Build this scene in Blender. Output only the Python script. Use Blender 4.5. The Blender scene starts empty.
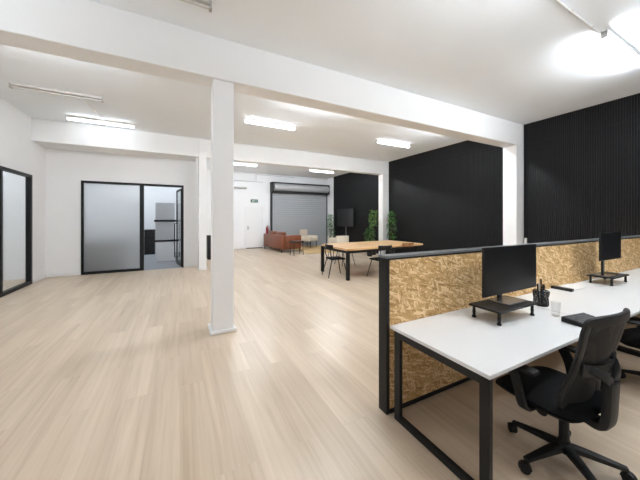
import bpy, bmesh, math, random
from mathutils import Vector, Matrix
random.seed(7)
PI = math.pi
SC = bpy.context.scene
COL = SC.collection

# ------------------------------------------------------------------ materials
def newmat(name):
    m = bpy.data.materials.new(name); m.use_nodes = True
    nt = m.node_tree
    return m, nt, nt.nodes['Principled BSDF']

def plain(name, col, rough=.5, metal=0., noise=.03, nscale=30., spec=.5, bump=0.):
    m, nt, b = newmat(name)
    N, L = nt.nodes, nt.links
    tc = N.new('ShaderNodeTexCoord'); no = N.new('ShaderNodeTexNoise')
    no.inputs['Scale'].default_value = nscale; no.inputs['Detail'].default_value = 4
    L.new(tc.outputs['Object'], no.inputs['Vector'])
    r = N.new('ShaderNodeValToRGB')
    a = [max(0, c*(1-noise)) for c in col]; c2 = [min(1, c*(1+noise)) for c in col]
    r.color_ramp.elements[0].position = .3; r.color_ramp.elements[1].position = .7
    r.color_ramp.elements[0].color = (*a, 1); r.color_ramp.elements[1].color = (*c2, 1)
    L.new(no.outputs['Fac'], r.inputs['Fac']); L.new(r.outputs['Color'], b.inputs['Base Color'])
    b.inputs['Roughness'].default_value = rough; b.inputs['Metallic'].default_value = metal
    b.inputs['Specular IOR Level'].default_value = spec
    if bump:
        bu = N.new('ShaderNodeBump'); bu.inputs['Strength'].default_value = bump; bu.inputs['Distance'].default_value = .003
        L.new(no.outputs['Fac'], bu.inputs['Height']); L.new(bu.outputs['Normal'], b.inputs['Normal'])
    return m

def emis(name, col, s):
    m, nt, b = newmat(name)
    b.inputs['Base Color'].default_value = (.9, .9, .9, 1)
    b.inputs['Emission Color'].default_value = (*col, 1); b.inputs['Emission Strength'].default_value = s
    return m

def floor_mat():
    m, nt, b = newmat('oak_planks'); N, L = nt.nodes, nt.links
    tc = N.new('ShaderNodeTexCoord'); sp = N.new('ShaderNodeSeparateXYZ'); cb = N.new('ShaderNodeCombineXYZ')
    L.new(tc.outputs['Object'], sp.inputs[0]); L.new(sp.outputs['Y'], cb.inputs['X']); L.new(sp.outputs['X'], cb.inputs['Y'])
    br = N.new('ShaderNodeTexBrick'); L.new(cb.outputs[0], br.inputs['Vector'])
    br.offset = .37; br.offset_frequency = 2
    br.inputs['Scale'].default_value = 1; br.inputs['Brick Width'].default_value = 1.8; br.inputs['Row Height'].default_value = .225
    br.inputs['Mortar Size'].default_value = .0012; br.inputs['Mortar Smooth'].default_value = .2; br.inputs['Bias'].default_value = 0
    br.inputs['Color1'].default_value = (0, 0, 0, 1); br.inputs['Color2'].default_value = (1, 1, 1, 1); br.inputs['Mortar'].default_value = (.5, .5, .5, 1)
    # per plank offset of the grain
    mul = N.new('ShaderNodeVectorMath'); mul.operation = 'MULTIPLY'; mul.inputs[1].default_value = (.8, 24, 1)
    L.new(cb.outputs[0], mul.inputs[0])
    off = N.new('ShaderNodeVectorMath'); off.operation = 'MULTIPLY_ADD'; off.inputs[1].default_value = (37, 11, 23)
    L.new(br.outputs['Color'], off.inputs[0]); L.new(mul.outputs[0], off.inputs[2])
    n1 = N.new('ShaderNodeTexNoise'); n1.inputs['Scale'].default_value = 1.; n1.inputs['Detail'].default_value = 7; n1.inputs['Roughness'].default_value = .62; n1.inputs['Distortion'].default_value = .5
    L.new(off.outputs[0], n1.inputs['Vector'])
    mul2 = N.new('ShaderNodeVectorMath'); mul2.operation = 'MULTIPLY'; mul2.inputs[1].default_value = (.35, 2.0, 1)
    L.new(off.outputs[0], mul2.inputs[0])
    n2 = N.new('ShaderNodeTexNoise'); n2.inputs['Scale'].default_value = 1.; n2.inputs['Detail'].default_value = 3
    mul3 = N.new('ShaderNodeVectorMath'); mul3.operation = 'MULTIPLY'; mul3.inputs[1].default_value = (.35, .16, 1)
    L.new(off.outputs[0], mul3.inputs[0]); L.new(mul3.outputs[0], n2.inputs['Vector'])
    ramp = N.new('ShaderNodeValToRGB'); e = ramp.color_ramp.elements
    e[0].position = .2; e[0].color = (.49, .38, .27, 1); e[1].position = .8; e[1].color = (.68, .575, .458, 1)
    k = ramp.color_ramp.elements.new(.5); k.color = (.615, .505, .388, 1)
    L.new(n1.outputs['Fac'], ramp.inputs['Fac'])
    def mix(kind, fac, a, bcol):
        x = N.new('ShaderNodeMix'); x.data_type = 'RGBA'; x.blend_type = kind
        if isinstance(fac, float): x.inputs['Factor'].default_value = fac
        else: L.new(fac, x.inputs['Factor'])
        for sock, v in ((x.inputs[6], a), (x.inputs[7], bcol)):
            if isinstance(v, tuple): sock.default_value = v
            else: L.new(v, sock)
        return x.outputs[2]
    r2 = N.new('ShaderNodeValToRGB'); r2.color_ramp.elements[0].color = (.84, .80, .75, 1); r2.color_ramp.elements[1].color = (1.06, 1.06, 1.06, 1)
    r2.color_ramp.elements[0].position = .3; r2.color_ramp.elements[1].position = .7
    L.new(n2.outputs['Fac'], r2.inputs['Fac'])
    c = mix('MULTIPLY', .8, ramp.outputs['Color'], r2.outputs['Color'])
    r3 = N.new('ShaderNodeValToRGB'); r3.color_ramp.elements[0].color = (.93, .915, .90, 1); r3.color_ramp.elements[1].color = (1.03, 1.03, 1.03, 1)
    L.new(br.outputs['Color'], r3.inputs['Fac'])
    c = mix('MULTIPLY', 1., c, r3.outputs['Color'])
    c = mix('MIX', br.outputs['Fac'], c, (.50, .41, .32, 1))
    L.new(c, b.inputs['Base Color'])
    b.inputs['Roughness'].default_value = .33; b.inputs['Specular IOR Level'].default_value = .45
    bu = N.new('ShaderNodeBump'); bu.inputs['Strength'].default_value = .12; bu.inputs['Distance'].default_value = .002
    L.new(n1.outputs['Fac'], bu.inputs['Height']); L.new(bu.outputs['Normal'], b.inputs['Normal'])
    return m

def osb_mat():
    m, nt, b = newmat('osb_strands'); N, L = nt.nodes, nt.links
    tc = N.new('ShaderNodeTexCoord')
    nz = N.new('ShaderNodeTexNoise'); nz.inputs['Scale'].default_value = 9; nz.inputs['Detail'].default_value = 2
    L.new(tc.outputs['Object'], nz.inputs['Vector'])
    wob = N.new('ShaderNodeVectorMath'); wob.operation = 'MULTIPLY_ADD'; wob.inputs[1].default_value = (.014, .014, .014)
    L.new(nz.outputs['Color'], wob.inputs[0]); L.new(tc.outputs['Object'], wob.inputs[2])
    out = None; prev = None; height = None
    for i, (ang, sc) in enumerate(((.1, .9), (1.3, 1.1), (-.35, 1.), (2.2, 1.15), (.55, 1.2), (-.75, 1.05), (1.0, 1.35), (.2, 1.3), (-1.2, 1.2), (-.3, 1.1))):
        mp = N.new('ShaderNodeMapping'); mp.inputs['Rotation'].default_value = (0, ang, 0)
        mp.inputs['Location'].default_value = (i*3.3, 0, i*1.7)
        L.new(wob.outputs[0], mp.inputs['Vector'])
        ml = N.new('ShaderNodeVectorMath'); ml.operation = 'MULTIPLY'; ml.inputs[1].default_value = (11.5*sc, 3, 62*sc)
        L.new(mp.outputs[0], ml.inputs[0])
        vo = N.new('ShaderNodeTexVoronoi'); vo.inputs['Scale'].default_value = 1; vo.inputs['Randomness'].default_value = 1
        L.new(ml.outputs[0], vo.inputs['Vector'])
        g = N.new('ShaderNodeTexNoise'); g.inputs['Scale'].default_value = 1.4; g.inputs['Detail'].default_value = 3
        gm = N.new('ShaderNodeVectorMath'); gm.operation = 'MULTIPLY'; gm.inputs[1].default_value = (.5, 1, 2.4)
        L.new(ml.outputs[0], gm.inputs[0]); L.new(gm.outputs[0], g.inputs['Vector'])
        sp = N.new('ShaderNodeSeparateColor'); L.new(vo.outputs['Color'], sp.inputs[0])
        ad = N.new('ShaderNodeMath'); ad.operation = 'MULTIPLY_ADD'; ad.inputs[1].default_value = .42
        L.new(g.outputs['Fac'], ad.inputs[0]); L.new(sp.outputs[0], ad.inputs[2])
        rp = N.new('ShaderNodeValToRGB'); rp.color_ramp.interpolation = 'LINEAR'
        e = rp.color_ramp.elements; e[0].position = .1; e[0].color = (.25, .12, .038, 1); e[1].position = 1.25 if False else 1.; e[1].color = (.90, .67, .38, 1)
        for p, cc in ((.3, (.52, .295, .11)), (.55, (.62, .375, .152)), (.8, (.69, .445, .20))):
            x = e.new(p); x.color = (*cc, 1)
        L.new(ad.outputs[0], rp.inputs['Fac'])
        if out is None: out = rp.outputs['Color']; height = ad.outputs[0]
        else:
            th = N.new('ShaderNodeMath'); th.operation = 'GREATER_THAN'; th.inputs[1].default_value = .60
            L.new(sp.outputs[1], th.inputs[0])
            mx = N.new('ShaderNodeMix'); mx.data_type = 'RGBA'
            L.new(th.outputs[0], mx.inputs['Factor']); L.new(out, mx.inputs[6]); L.new(rp.outputs['Color'], mx.inputs[7]); out = mx.outputs[2]
    L.new(out, b.inputs['Base Color']); b.inputs['Roughness'].default_value = .6; b.inputs['Specular IOR Level'].default_value = .25
    bu = N.new('ShaderNodeBump'); bu.inputs['Strength'].default_value = .25; bu.inputs['Distance'].default_value = .002
    L.new(out, bu.inputs['Height']); L.new(bu.outputs['Normal'], b.inputs['Normal'])
    return m

def wood_mat(name, dark, mid, light, axis='X', rough=.4, sc=1.):
    m, nt, b = newmat(name); N, L = nt.nodes, nt.links
    tc = N.new('ShaderNodeTexCoord'); ml = N.new('ShaderNodeVectorMath'); ml.operation = 'MULTIPLY'
    ml.inputs[1].default_value = (1.2*sc, 12*sc, 12*sc) if axis == 'X' else (12*sc, 1.2*sc, 12*sc)
    L.new(tc.outputs['Object'], ml.inputs[0])
    n = N.new('ShaderNodeTexNoise'); n.inputs['Scale'].default_value = 1; n.inputs['Detail'].default_value = 6; n.inputs['Distortion'].default_value = .7
    L.new(ml.outputs[0], n.inputs['Vector'])
    r = N.new('ShaderNodeValToRGB'); e = r.color_ramp.elements
    e[0].position = .3; e[0].color = (*dark, 1); e[1].position = .7; e[1].color = (*light, 1); x = e.new(.5); x.color = (*mid, 1)
    L.new(n.outputs['Fac'], r.inputs['Fac']); L.new(r.outputs['Color'], b.inputs['Base Color']); b.inputs['Roughness'].default_value = rough
    return m

def glass_mat(name, rough, tint, trans=.85, spec=.5):
    """thin pane: transparent (or diffusing) body with a clear surface reflection"""
    m = bpy.data.materials.new(name); m.use_nodes = True; nt = m.node_tree; N, L = nt.nodes, nt.links
    N.clear()
    o = N.new('ShaderNodeOutputMaterial')
    lw_ = N.new('ShaderNodeLayerWeight'); lw_.inputs['Blend'].default_value = .5
    pw = N.new('ShaderNodeMath'); pw.operation = 'POWER'; pw.inputs[1].default_value = 4; L.new(lw_.outputs['Facing'], pw.inputs[0])
    fr = N.new('ShaderNodeMath'); fr.operation = 'MULTIPLY_ADD'; fr.inputs[1].default_value = .7; fr.inputs[2].default_value = .04; L.new(pw.outputs[0], fr.inputs[0])
    gl = N.new('ShaderNodeBsdfGlossy'); gl.inputs['Roughness'].default_value = .04 if rough < .02 else .25
    if rough < .02:
        bd = N.new('ShaderNodeBsdfTransparent'); bd.inputs['Color'].default_value = (*tint, 1)
    else:
        rf = N.new('ShaderNodeBsdfRefraction'); rf.inputs['IOR'].default_value = 1.5; rf.inputs['Roughness'].default_value = rough; rf.inputs['Color'].default_value = (*tint, 1)
        tl = N.new('ShaderNodeBsdfTranslucent'); tl.inputs['Color'].default_value = (*tint, 1)
        df = N.new('ShaderNodeBsdfDiffuse'); df.inputs['Color'].default_value = (.66, .665, .665, 1)
        m1 = N.new('ShaderNodeMixShader'); m1.inputs[0].default_value = .24; L.new(rf.outputs[0], m1.inputs[1]); L.new(tl.outputs[0], m1.inputs[2])
        m2 = N.new('ShaderNodeMixShader'); m2.inputs[0].default_value = .12; L.new(m1.outputs[0], m2.inputs[1]); L.new(df.outputs[0], m2.inputs[2])
        bd = m2
    mx = N.new('ShaderNodeMixShader'); L.new(fr.outputs[0], mx.inputs[0]); L.new(bd.outputs[0], mx.inputs[1]); L.new(gl.outputs[0], mx.inputs[2])
    L.new(mx.outputs[0], o.inputs['Surface'])
    return m

def net_mat(name, col, open_frac):
    m, nt, b = newmat(name); N, L = nt.nodes, nt.links
    b.inputs['Base Color'].default_value = (*col, 1); b.inputs['Roughness'].default_value = .7
    tc = N.new('ShaderNodeTexCoord'); w = N.new('ShaderNodeTexNoise'); w.inputs['Scale'].default_value = 1800
    L.new(tc.outputs['Object'], w.inputs['Vector'])
    gt = N.new('ShaderNodeMath'); gt.operation = 'GREATER_THAN'; gt.inputs[1].default_value = open_frac
    L.new(w.outputs['Fac'], gt.inputs[0]); L.new(gt.outputs[0], b.inputs['Alpha'])
    return m

M = {}
M['wall'] = plain('white_paint', (.87, .87, .875), .75, noise=.008, nscale=3, spec=.2)
M['ceil'] = plain('ceiling_paint', (.885, .92, .955), .85, noise=.008, nscale=2, spec=.1)
M['beam'] = plain('beam_paint', (.87, .87, .87), .75, noise=.008, nscale=2, spec=.2)
M['trim'] = plain('white_gloss_trim', (.84, .84, .84), .4, noise=.01)
M['slat'] = plain('black_slat', (.0085, .0085, .009), .5, noise=.15, nscale=12, spec=.28)
M['slatback'] = plain('black_felt', (.006, .006, .006), .95, noise=.1, spec=.1)
M['floor'] = floor_mat()
M['carpet'] = plain('grey_carpet', (.30, .31, .33), .95, noise=.25, nscale=120, spec=.1, bump=.3)
M['black'] = plain('black_powder_coat', (.008, .008, .0085), .45, noise=.1, nscale=60, spec=.3)
M['blackgloss'] = plain('black_satin', (.007, .007, .0075), .35, noise=.1)
M['cap'] = plain('grey_cap', (.20, .205, .21), .35, noise=.05, metal=.3)
M['osb'] = osb_mat()
M['desk'] = plain('white_laminate', (.83, .83, .83), .32, noise=.01, nscale=60)
M['deskedge'] = plain('grey_edge_band', (.50, .50, .50), .5, noise=.02)
M['plastic'] = plain('black_plastic', (.009, .009, .0095), .5, noise=.12, nscale=80, spec=.35, bump=.1)
M['plasticgrey'] = plain('charcoal_plastic', (.015, .015, .016), .5, noise=.1, nscale=80, spec=.35, bump=.1)
M['fabric'] = plain('black_fabric', (.006, .006, .0065), .9, noise=.3, nscale=300, spec=.2, bump=.5)
M['net'] = net_mat('black_mesh_fabric', (.005, .005, .0055), .34)
M['cupnet'] = net_mat('black_wire_mesh', (.012, .012, .012), .46)
M['screen'] = plain('screen_glass', (.008, .008, .009), .3, noise=.05, spec=.5)
M['tvscreen'] = plain('tv_glass', (.010, .010, .0105), .45, noise=.05, spec=.35)
M['stand'] = plain('dark_grey_metal', (.22, .22, .225), .25, metal=.6, noise=.04)
M['steel'] = plain('steel', (.55, .55, .56), .3, metal=1., noise=.04)
M['tan'] = plain('tan_leather', (.175, .048, .016), .42, noise=.22, nscale=14, bump=.15)
M['brown'] = plain('dark_brown_leather', (.035, .013, .008), .45, noise=.2, nscale=20)
M['cream'] = plain('cream_fabric', (.66, .58, .47), .9, noise=.08, nscale=120, spec=.15, bump=.3)
M['jute'] = plain('jute_weave', (.56, .39, .20), .95, noise=.25, nscale=90, spec=.1, bump=.6)
M['slab'] = wood_mat('timber_slab', (.46, .25, .11), (.65, .40, .20), (.76, .54, .31), 'X', .35)
M['brownwood'] = wood_mat('brown_timber', (.20, .085, .035), (.28, .125, .05), (.34, .16, .07), 'X', .4)
M['roller'] = plain('grey_steel_slats', (.36, .37, .385), .45, noise=.05, nscale=20, metal=.1)
M['rollerbox'] = plain('grey_roll_sheet', (.42, .425, .435), .4, noise=.04, metal=.1)
M['frost'] = glass_mat('frosted_glass', .62, (.97, .97, .965))
M['clear'] = glass_mat('clear_glass', 0., (.93, .945, .95))
M['lamp'] = emis('lit_tube', (.875, .94, 1.), 72.)
M['fill_bay'] = emis('fill_tube_bay', (.88, .94, 1.), 100.)  # for the added fill battens hidden behind the beams
M['fill_low'] = emis('fill_tube_low', (.88, .94, 1.), 38.)  # for the weaker added fill battens on the left
M['lamp_soft'] = emis('lit_tube_dim', (.875, .94, 1.), 6.)
M['unlit'] = plain('unlit_tube', (.60, .58, .555), .5, noise=.02)
M['fixture'] = plain('white_fixture', (.78, .77, .76), .5, noise=.02)
M['endcap'] = plain('grey_lamp_cap', (.42, .40, .38), .5, noise=.02)
M['green'] = plain('sign_green', (.005, .085, .05), .5, noise=.05)
M['signwhite'] = plain('sign_white', (.85, .9, .87), .5, noise=.02)
M['red'] = plain('red_enamel', (.26, .012, .014), .35, noise=.05)
M['pipe'] = plain('grey_conduit', (.55, .55, .55), .5, noise=.03)
M['leaf'] = plain('leaf_green', (.055, .17, .03), .45, noise=.5, nscale=9)
M['leaf2'] = plain('leaf_yellow_green', (.13, .25, .05), .45, noise=.45, nscale=9)
M['bark'] = plain('bark', (.11, .075, .045), .85, noise=.3)
M['soil'] = plain('soil', (.04, .03, .02), .95, noise=.4)
M['pot'] = plain('black_pot', (.02, .02, .02), .5, noise=.1)
M['glasscup'] = glass_mat('cup_glass', 0., (.965, .968, .97))
M['paper'] = plain('white_paper', (.84, .84, .84), .7, noise=.01)
M['keys'] = plain('keycap_grey', (.085, .085, .087), .55, noise=.15, nscale=100)
M['blue'] = plain('pen_blue', (.05, .08, .2), .4); M['penwhite'] = plain('pen_white', (.7, .7, .7), .4)
M['whiteboard'] = plain('grey_panel', (.55, .56, .57), .6, noise=.02)

# ------------------------------------------------------------------ mesh helpers
def B(): return bmesh.new()

def box(bm, x0, x1, y0, y1, z0, z1, bev=0., seg=2, mat=None):
    r = bmesh.ops.create_cube(bm, size=1.)
    vs = r['verts']
    for v in vs:
        v.co = Vector(((x0+x1)/2+v.co.x*(x1-x0), (y0+y1)/2+v.co.y*(y1-y0), (z0+z1)/2+v.co.z*(z1-z0)))
    if bev > 0:
        es = list({e for v in vs for e in v.link_edges})
        rb = bmesh.ops.bevel(bm, geom=es, offset=bev, segments=seg, affect='EDGES', profile=.5)
        vs = list({v for f in rb['faces'] for v in f.verts} | {v for v in vs if v.is_valid})
    if mat is not None:
        for v in vs: v.co = mat @ v.co
    return vs

def sweep(bm, pts, ra, rb=None, n=10, side=None, power=2., cap=True):
    """superellipse section swept along pts; ra = half size across `side`, rb = the other half size"""
    P = [Vector(p) for p in pts]; m = len(P)
    if not hasattr(ra, '__len__'): ra = [ra]*m
    rb = ra if rb is None else rb
    if not hasattr(rb, '__len__'): rb = [rb]*m
    T = []
    for i in range(m):
        d = P[min(i+1, m-1)]-P[max(i-1, 0)]
        T.append(d.normalized())
    if side is None:
        side = Vector((0, 0, 1)) if abs(T[0].z) < .9 else Vector((1, 0, 0))
    s = Vector(side); rings = []
    for i in range(m):
        s = (s - T[i]*s.dot(T[i]))
        if s.length < 1e-6: s = T[i].orthogonal()
        s.normalize(); t = T[i].cross(s)
        ring = []
        for k in range(n):
            a = 2*PI*(k+.5)/n; c, q = math.cos(a), math.sin(a)
            cc = math.copysign(abs(c)**(2/power), c); qq = math.copysign(abs(q)**(2/power), q)
            ring.append(bm.verts.new(P[i]+s*cc*ra[i]+t*qq*rb[i]))
        rings.append(ring)
    for i in range(m-1):
        for k in range(n):
            bm.faces.new((rings[i][k], rings[i][(k+1) % n], rings[i+1][(k+1) % n], rings[i+1][k]))
    if cap:
        bm.faces.new(rings[0][::-1]); bm.faces.new(rings[-1])
    return rings

def spline(pts, k=6, closed=False):
    P = [Vector(p) for p in pts]; n = len(P); out = []
    rng = n if closed else n-1
    for i in range(rng):
        a = P[(i-1) % n] if closed or i > 0 else P[0]*2-P[1]
        b = P[i]; c = P[(i+1) % n]
        d = P[(i+2) % n] if closed or i+2 < n else P[-1]*2-P[-2]
        for j in range(k):
            t = j/k
            out.append(.5*((2*b)+(c-a)*t+(2*a-5*b+4*c-d)*t*t+(3*b-a-3*c+d)*t**3))
    if not closed: out.append(P[-1])
    return out

def ring_sweep(bm, pts, ra, rb, n=10, sides=None, power=2.):
    """closed loop sweep; sides = a vector per point"""
    P = [Vector(p) for p in pts]; m = len(P); rings = []
    for i in range(m):
        T = (P[(i+1) % m]-P[i-1]).normalized(); s = Vector(sides[i] if sides else (0, 1, 0)); s = (s-T*s.dot(T)).normalized(); t = T.cross(s)
        ring = []
        a_, b_ = (ra[i] if hasattr(ra, '__len__') else ra), (rb[i] if hasattr(rb, '__len__') else rb)
        for k in range(n):
            a = 2*PI*(k+.5)/n; c, q = math.cos(a), math.sin(a)
            ring.append(bm.verts.new(P[i]+s*math.copysign(abs(c)**(2/power), c)*a_+t*math.copysign(abs(q)**(2/power), q)*b_))
        rings.append(ring)
    for i in range(m):
        for k in range(n):
            bm.faces.new((rings[i][k], rings[i][(k+1) % n], rings[(i+1) % m][(k+1) % n], rings[(i+1) % m][k]))

def cyl(bm, p, q, r, r2=None, n=16):
    sweep(bm, [p, q], [r, r2 if r2 is not None else r], n=n)

def lathe(bm, c, prof, n=24):
    rings = []
    for r, z in prof:
        rings.append([bm.verts.new((c[0]+r*math.cos(2*PI*k/n), c[1]+r*math.sin(2*PI*k/n), c[2]+z)) for k in range(n)])
    for i in range(len(prof)-1):
        for k in range(n):
            bm.faces.new((rings[i][k], rings[i][(k+1) % n], rings[i+1][(k+1) % n], rings[i+1][k]))
    bm.faces.new(rings[0][::-1]); bm.faces.new(rings[-1])

def prism(bm, poly, z0, z1, bev=0.):
    a = [bm.verts.new((x, y, z0)) for x, y in poly]; b = [bm.verts.new((x, y, z1)) for x, y in poly]
    n = len(poly); fs = [bm.faces.new(a[::-1]), bm.faces.new(b)]
    for i in range(n): fs.append(bm.faces.new((a[i], a[(i+1) % n], b[(i+1) % n], b[i])))
    return fs

def obj(name, bm, mat, parent=None, smooth=False, sub=0):
    me = bpy.data.meshes.new(name)
    bmesh.ops.recalc_face_normals(bm, faces=bm.faces[:])
    bm.to_mesh(me); bm.free()
    o = bpy.data.objects.new(name, me); COL.objects.link(o)
    me.materials.append(M[mat])
    if smooth:
        for p in me.polygons: p.use_smooth = True
        if hasattr(me, 'set_sharp_from_angle'): me.set_sharp_from_angle(angle=math.radians(40))
    if sub:
        s = o.modifiers.new('sub', 'SUBSURF'); s.levels = sub; s.render_levels = sub
    if parent: o.parent = parent
    return o

def tag(o, label, cat, group=None):
    o['label'] = label; o['category'] = cat
    if group: o['group'] = group
    return o

def thing(name, label, cat, loc=(0, 0, 0), rz=0., group=None):
    o = bpy.data.objects.new(name, None); COL.objects.link(o); o.empty_display_size = .1
    o.location = loc; o.rotation_euler = (0, 0, rz)
    return tag(o, label, cat, group)

def dup(root, loc, rz, label, group=None):
    r = root.copy(); COL.objects.link(r); r.location = loc; r.rotation_euler = (0, 0, rz); r['label'] = label
    if group: r['group'] = group
    for ch in list(root.children):
        c = ch.copy(); COL.objects.link(c); c.parent = r
        for g in list(ch.children):
            d = g.copy(); COL.objects.link(d); d.parent = c
    return r

def struct(name, bm, mat, parent=None, smooth=False):
    o = obj(name, bm, mat, parent, smooth)
    if not parent: o['kind'] = 'structure'
    return o

def struct_root(name, loc=(0, 0, 0), rz=0.):
    o = bpy.data.objects.new(name, None); COL.objects.link(o); o.location = loc; o.rotation_euler = (0, 0, rz); o['kind'] = 'structure'
    return o

# ------------------------------------------------------------------ dimensions
XL, XR = -3.28, 8.18          # side walls
CEIL, BB = 4.12, 3.55         # ceiling, beam underside
YB1, YB1b = 4.00, 4.34        # near beam
YB2, YB2b = 9.29, 9.58        # far beam
YG, YF, YN = 10.1, 15.0, -4.6 # glazed wall, far wall, wall behind the camera

# ------------------------------------------------------------------ room shell
b = B(); box(b, XL-.1, XR+.2, YN-.1, YG, -.12, 0); box(b, .46, XR+.2, YG, YF+.1, -.12, 0)
struct('floor', b, 'floor')
b = B(); box(b, XL-.1, .46, YG, YF+.1, -.12, 0)
struct('floor_carpet', b, 'carpet')
b = B(); box(b, -6.6, XL-.1, 3.9, 10.2, -.12, 0)
struct('floor_side', b, 'floor')
b = B(); box(b, -6.8, XR+.2, YN-.1, YF+.1, CEIL, CEIL+.15)
struct('ceiling', b, 'ceil')
b = B()                                                   # left wall with a glazed opening
wy0, wy1, wz = 6.55, 9.27, 2.69
box(b, XL-.1, XL, YN, wy0, 0, CEIL); box(b, XL-.1, XL, wy1, YF, 0, CEIL); box(b, XL-.1, XL, wy0, wy1, wz, CEIL)
struct('wall_left', b, 'wall')
b = B(); box(b, XR+.04, XR+.2, YN, YF, 0, CEIL); struct('wall_right', b, 'wall')
b = B()                                                   # wall of the glazed office
gx0, gx1, gz = -2.52, .11, 2.71
box(b, XL, gx0, YG, YG+.1, 0, CEIL); box(b, gx1, .56, YG, YG+.1, 0, CEIL); box(b, gx0, gx1, YG, YG+.1, gz, CEIL)
struct('wall_office', b, 'wall')
b = B(); box(b, .46, .56, YG+.1, YF, 0, CEIL); struct('wall_partition', b, 'wall')
b = B(); box(b, XL-.1, XR+.2, YF, YF+.12, 0, CEIL); struct('wall_far', b, 'wall')
b = B()                                                   # wall behind the viewer, with a wide opening added for soft daylight
box(b, XL-.1, -2.6, YN-.12, YN, 0, CEIL); box(b, 7.4, XR+.2, YN-.12, YN, 0, CEIL); box(b, -2.6, 7.4, YN-.12, YN, 3.3, CEIL); box(b, -2.6, 7.4, YN-.12, YN, 0, .15)
struct('wall_rear', b, 'wall')
b = B(); box(b, -6.7, -6.6, 3.9, 10.2, 0, CEIL); box(b, -6.6, XL-.1, 3.9, 4.0, 0, CEIL); box(b, -6.6, XL-.1, 10.1, 10.2, 0, CEIL)
struct('wall_side_room', b, 'wall')

b = B(); box(b, XL, XR+.04, YB1, YB1b, BB, CEIL, .012); struct('ceiling_beam', b, 'beam')
b = B(); box(b, XL, XR+.04, YB2, YB2b, BB, CEIL, .012); box(b, XL, .46, YB2b, YG, BB+.0, CEIL); struct('ceiling_beam', b, 'beam')
# pilasters on the right wall
for y0, y1 in ((YB1, YB1b), (YB2, YB2b)):
    b = B(); box(b, 7.84, XR+.04, y0, y1, 0, BB, .01); struct('pilaster', b, 'wall')
# free-standing columns
c = struct_root('column', (.548, 4.19, 0))
b = B(); box(b, -.14, .14, -.15, .15, .0, BB, .012); obj('shaft', b, 'wall', c)
b = B(); box(b, -.182, .172, -.185, .185, 0, .05, .012); obj('plinth', b, 'trim', c)
c = struct_root('column', (.636, 9.64, 0))
b = B(); box(b, -.11, .11, -.37, .16, 0, CEIL, .01); obj('shaft', b, 'wall', c)
b = B(); box(b, -.125, .125, -.385, .17, 0, .1, .01); obj('plinth', b, 'trim', c)

# skirtings
b = B(); box(b, XL, XL+.018, YN, wy0, 0, .1, .004); box(b, XL, XL+.018, wy1, YG, 0, .1, .004); struct('baseboard_left', b, 'trim')
b = B(); box(b, XL, gx0, YG-.018, YG, 0, .1, .004); box(b, gx1, .45, YG-.018, YG, 0, .1, .004); struct('baseboard_office', b, 'trim')
b = B(); box(b, .56, 3.12, YF-.018, YF, 0, .1, .004); struct('baseboard_far', b, 'trim')

# black slat panels on the right wall: one mesh each
def slats(y0, y1):
    b = B(); box(b, XR+.005, XR+.04, y0, y1, 0, CEIL); root = struct('slat_wall_panel', b, 'slatback')
    b = B(); n = int((y1-y0)/.04); p = (y1-y0)/n
    for i in range(n):
        y = y0+i*p
        for z0, z1 in ((0, 3.598), (3.602, CEIL)):
            vs = [b.verts.new(v) for v in ((XR+.01, y+.008, z0), (XR-.016, y+.008, z0), (XR-.016, y+p-.008, z0), (XR+.01, y+p-.008, z0),
                                            (XR+.01, y+.008, z1), (XR-.016, y+.008, z1), (XR-.016, y+p-.008, z1), (XR+.01, y+p-.008, z1))]
            for f in ((0, 1, 5, 4), (1, 2, 6, 5), (2, 3, 7, 6), (0, 3, 2, 1), (4, 5, 6, 7)): b.faces.new([vs[k] for k in f])
    obj('slat_facing', b, 'slat', root)
slats(YN, YB1-.005); slats(YB1b+.005, YB2-.005); slats(YB2b+.005, 14.12)

# ------------------------------------------------------------------ glazed office front
w = struct_root('window_1', (0, 0, 0)); tag(w, 'frosted glass panel in black frame in white wall left of open glass door', 'window')
FY0, FY1 = YG-.03, YG+.07
b = B(); box(b, gx0, gx0+.055, FY0, FY1, 0, gz); box(b, -1.108, -1.0, FY0, FY1, 0, gz)
box(b, gx0+.055, -1.108, FY0, FY1, gz-.065, gz); box(b, gx0+.055, -1.108, FY0, FY1, 0, .075); obj('frame', b, 'black', w)
b = B(); box(b, gx0+.055, -1.108, YG+.015, YG+.027, .075, gz-.065); obj('frosted_pane', b, 'frost', w)
d = struct_root('door_1', (0, 0, 0)); tag(d, 'open black framed glass door swung into the office beyond the frosted panel', 'door')
b = B(); box(b, gx1-.055, gx1, FY0, FY1, 0, gz); box(b, -1.0, gx1-.055, FY0, FY1, gz-.065, gz); obj('frame', b, 'black', d)
# leaf, swung inwards
hx, hy, an = gx1-.06, YG+.08, math.radians(99)
Rm = Matrix.Translation((hx, hy, 0)) @ Matrix.Rotation(an, 4, 'Z')
lw = .93
b = B()
for q in ((0, .05, .02, gz-.09), (lw-.05, lw, .02, gz-.09)): box(b, q[0], q[1], -.02, .02, q[2], q[3], mat=Rm)
box(b, .05, lw-.05, -.02, .02, .02, .1, mat=Rm); box(b, .05, lw-.05, -.02, .02, gz-.15, gz-.09, mat=Rm)
leaf = obj('leaf_frame', b, 'black', d)
b = B(); box(b, .05, lw-.05, -.005, .005, .1, gz-.15, mat=Rm); obj('pane', b, 'clear', leaf)
b = B(); sweep(b, [Rm @ Vector(v) for v in ((lw-.05, .02, .25), (lw-.05, .08, .25), (lw-.05, .08, 1.45), (lw-.05, .02, 1.45))], .018, n=8); obj('pull_handle', b, 'black', leaf)

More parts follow.
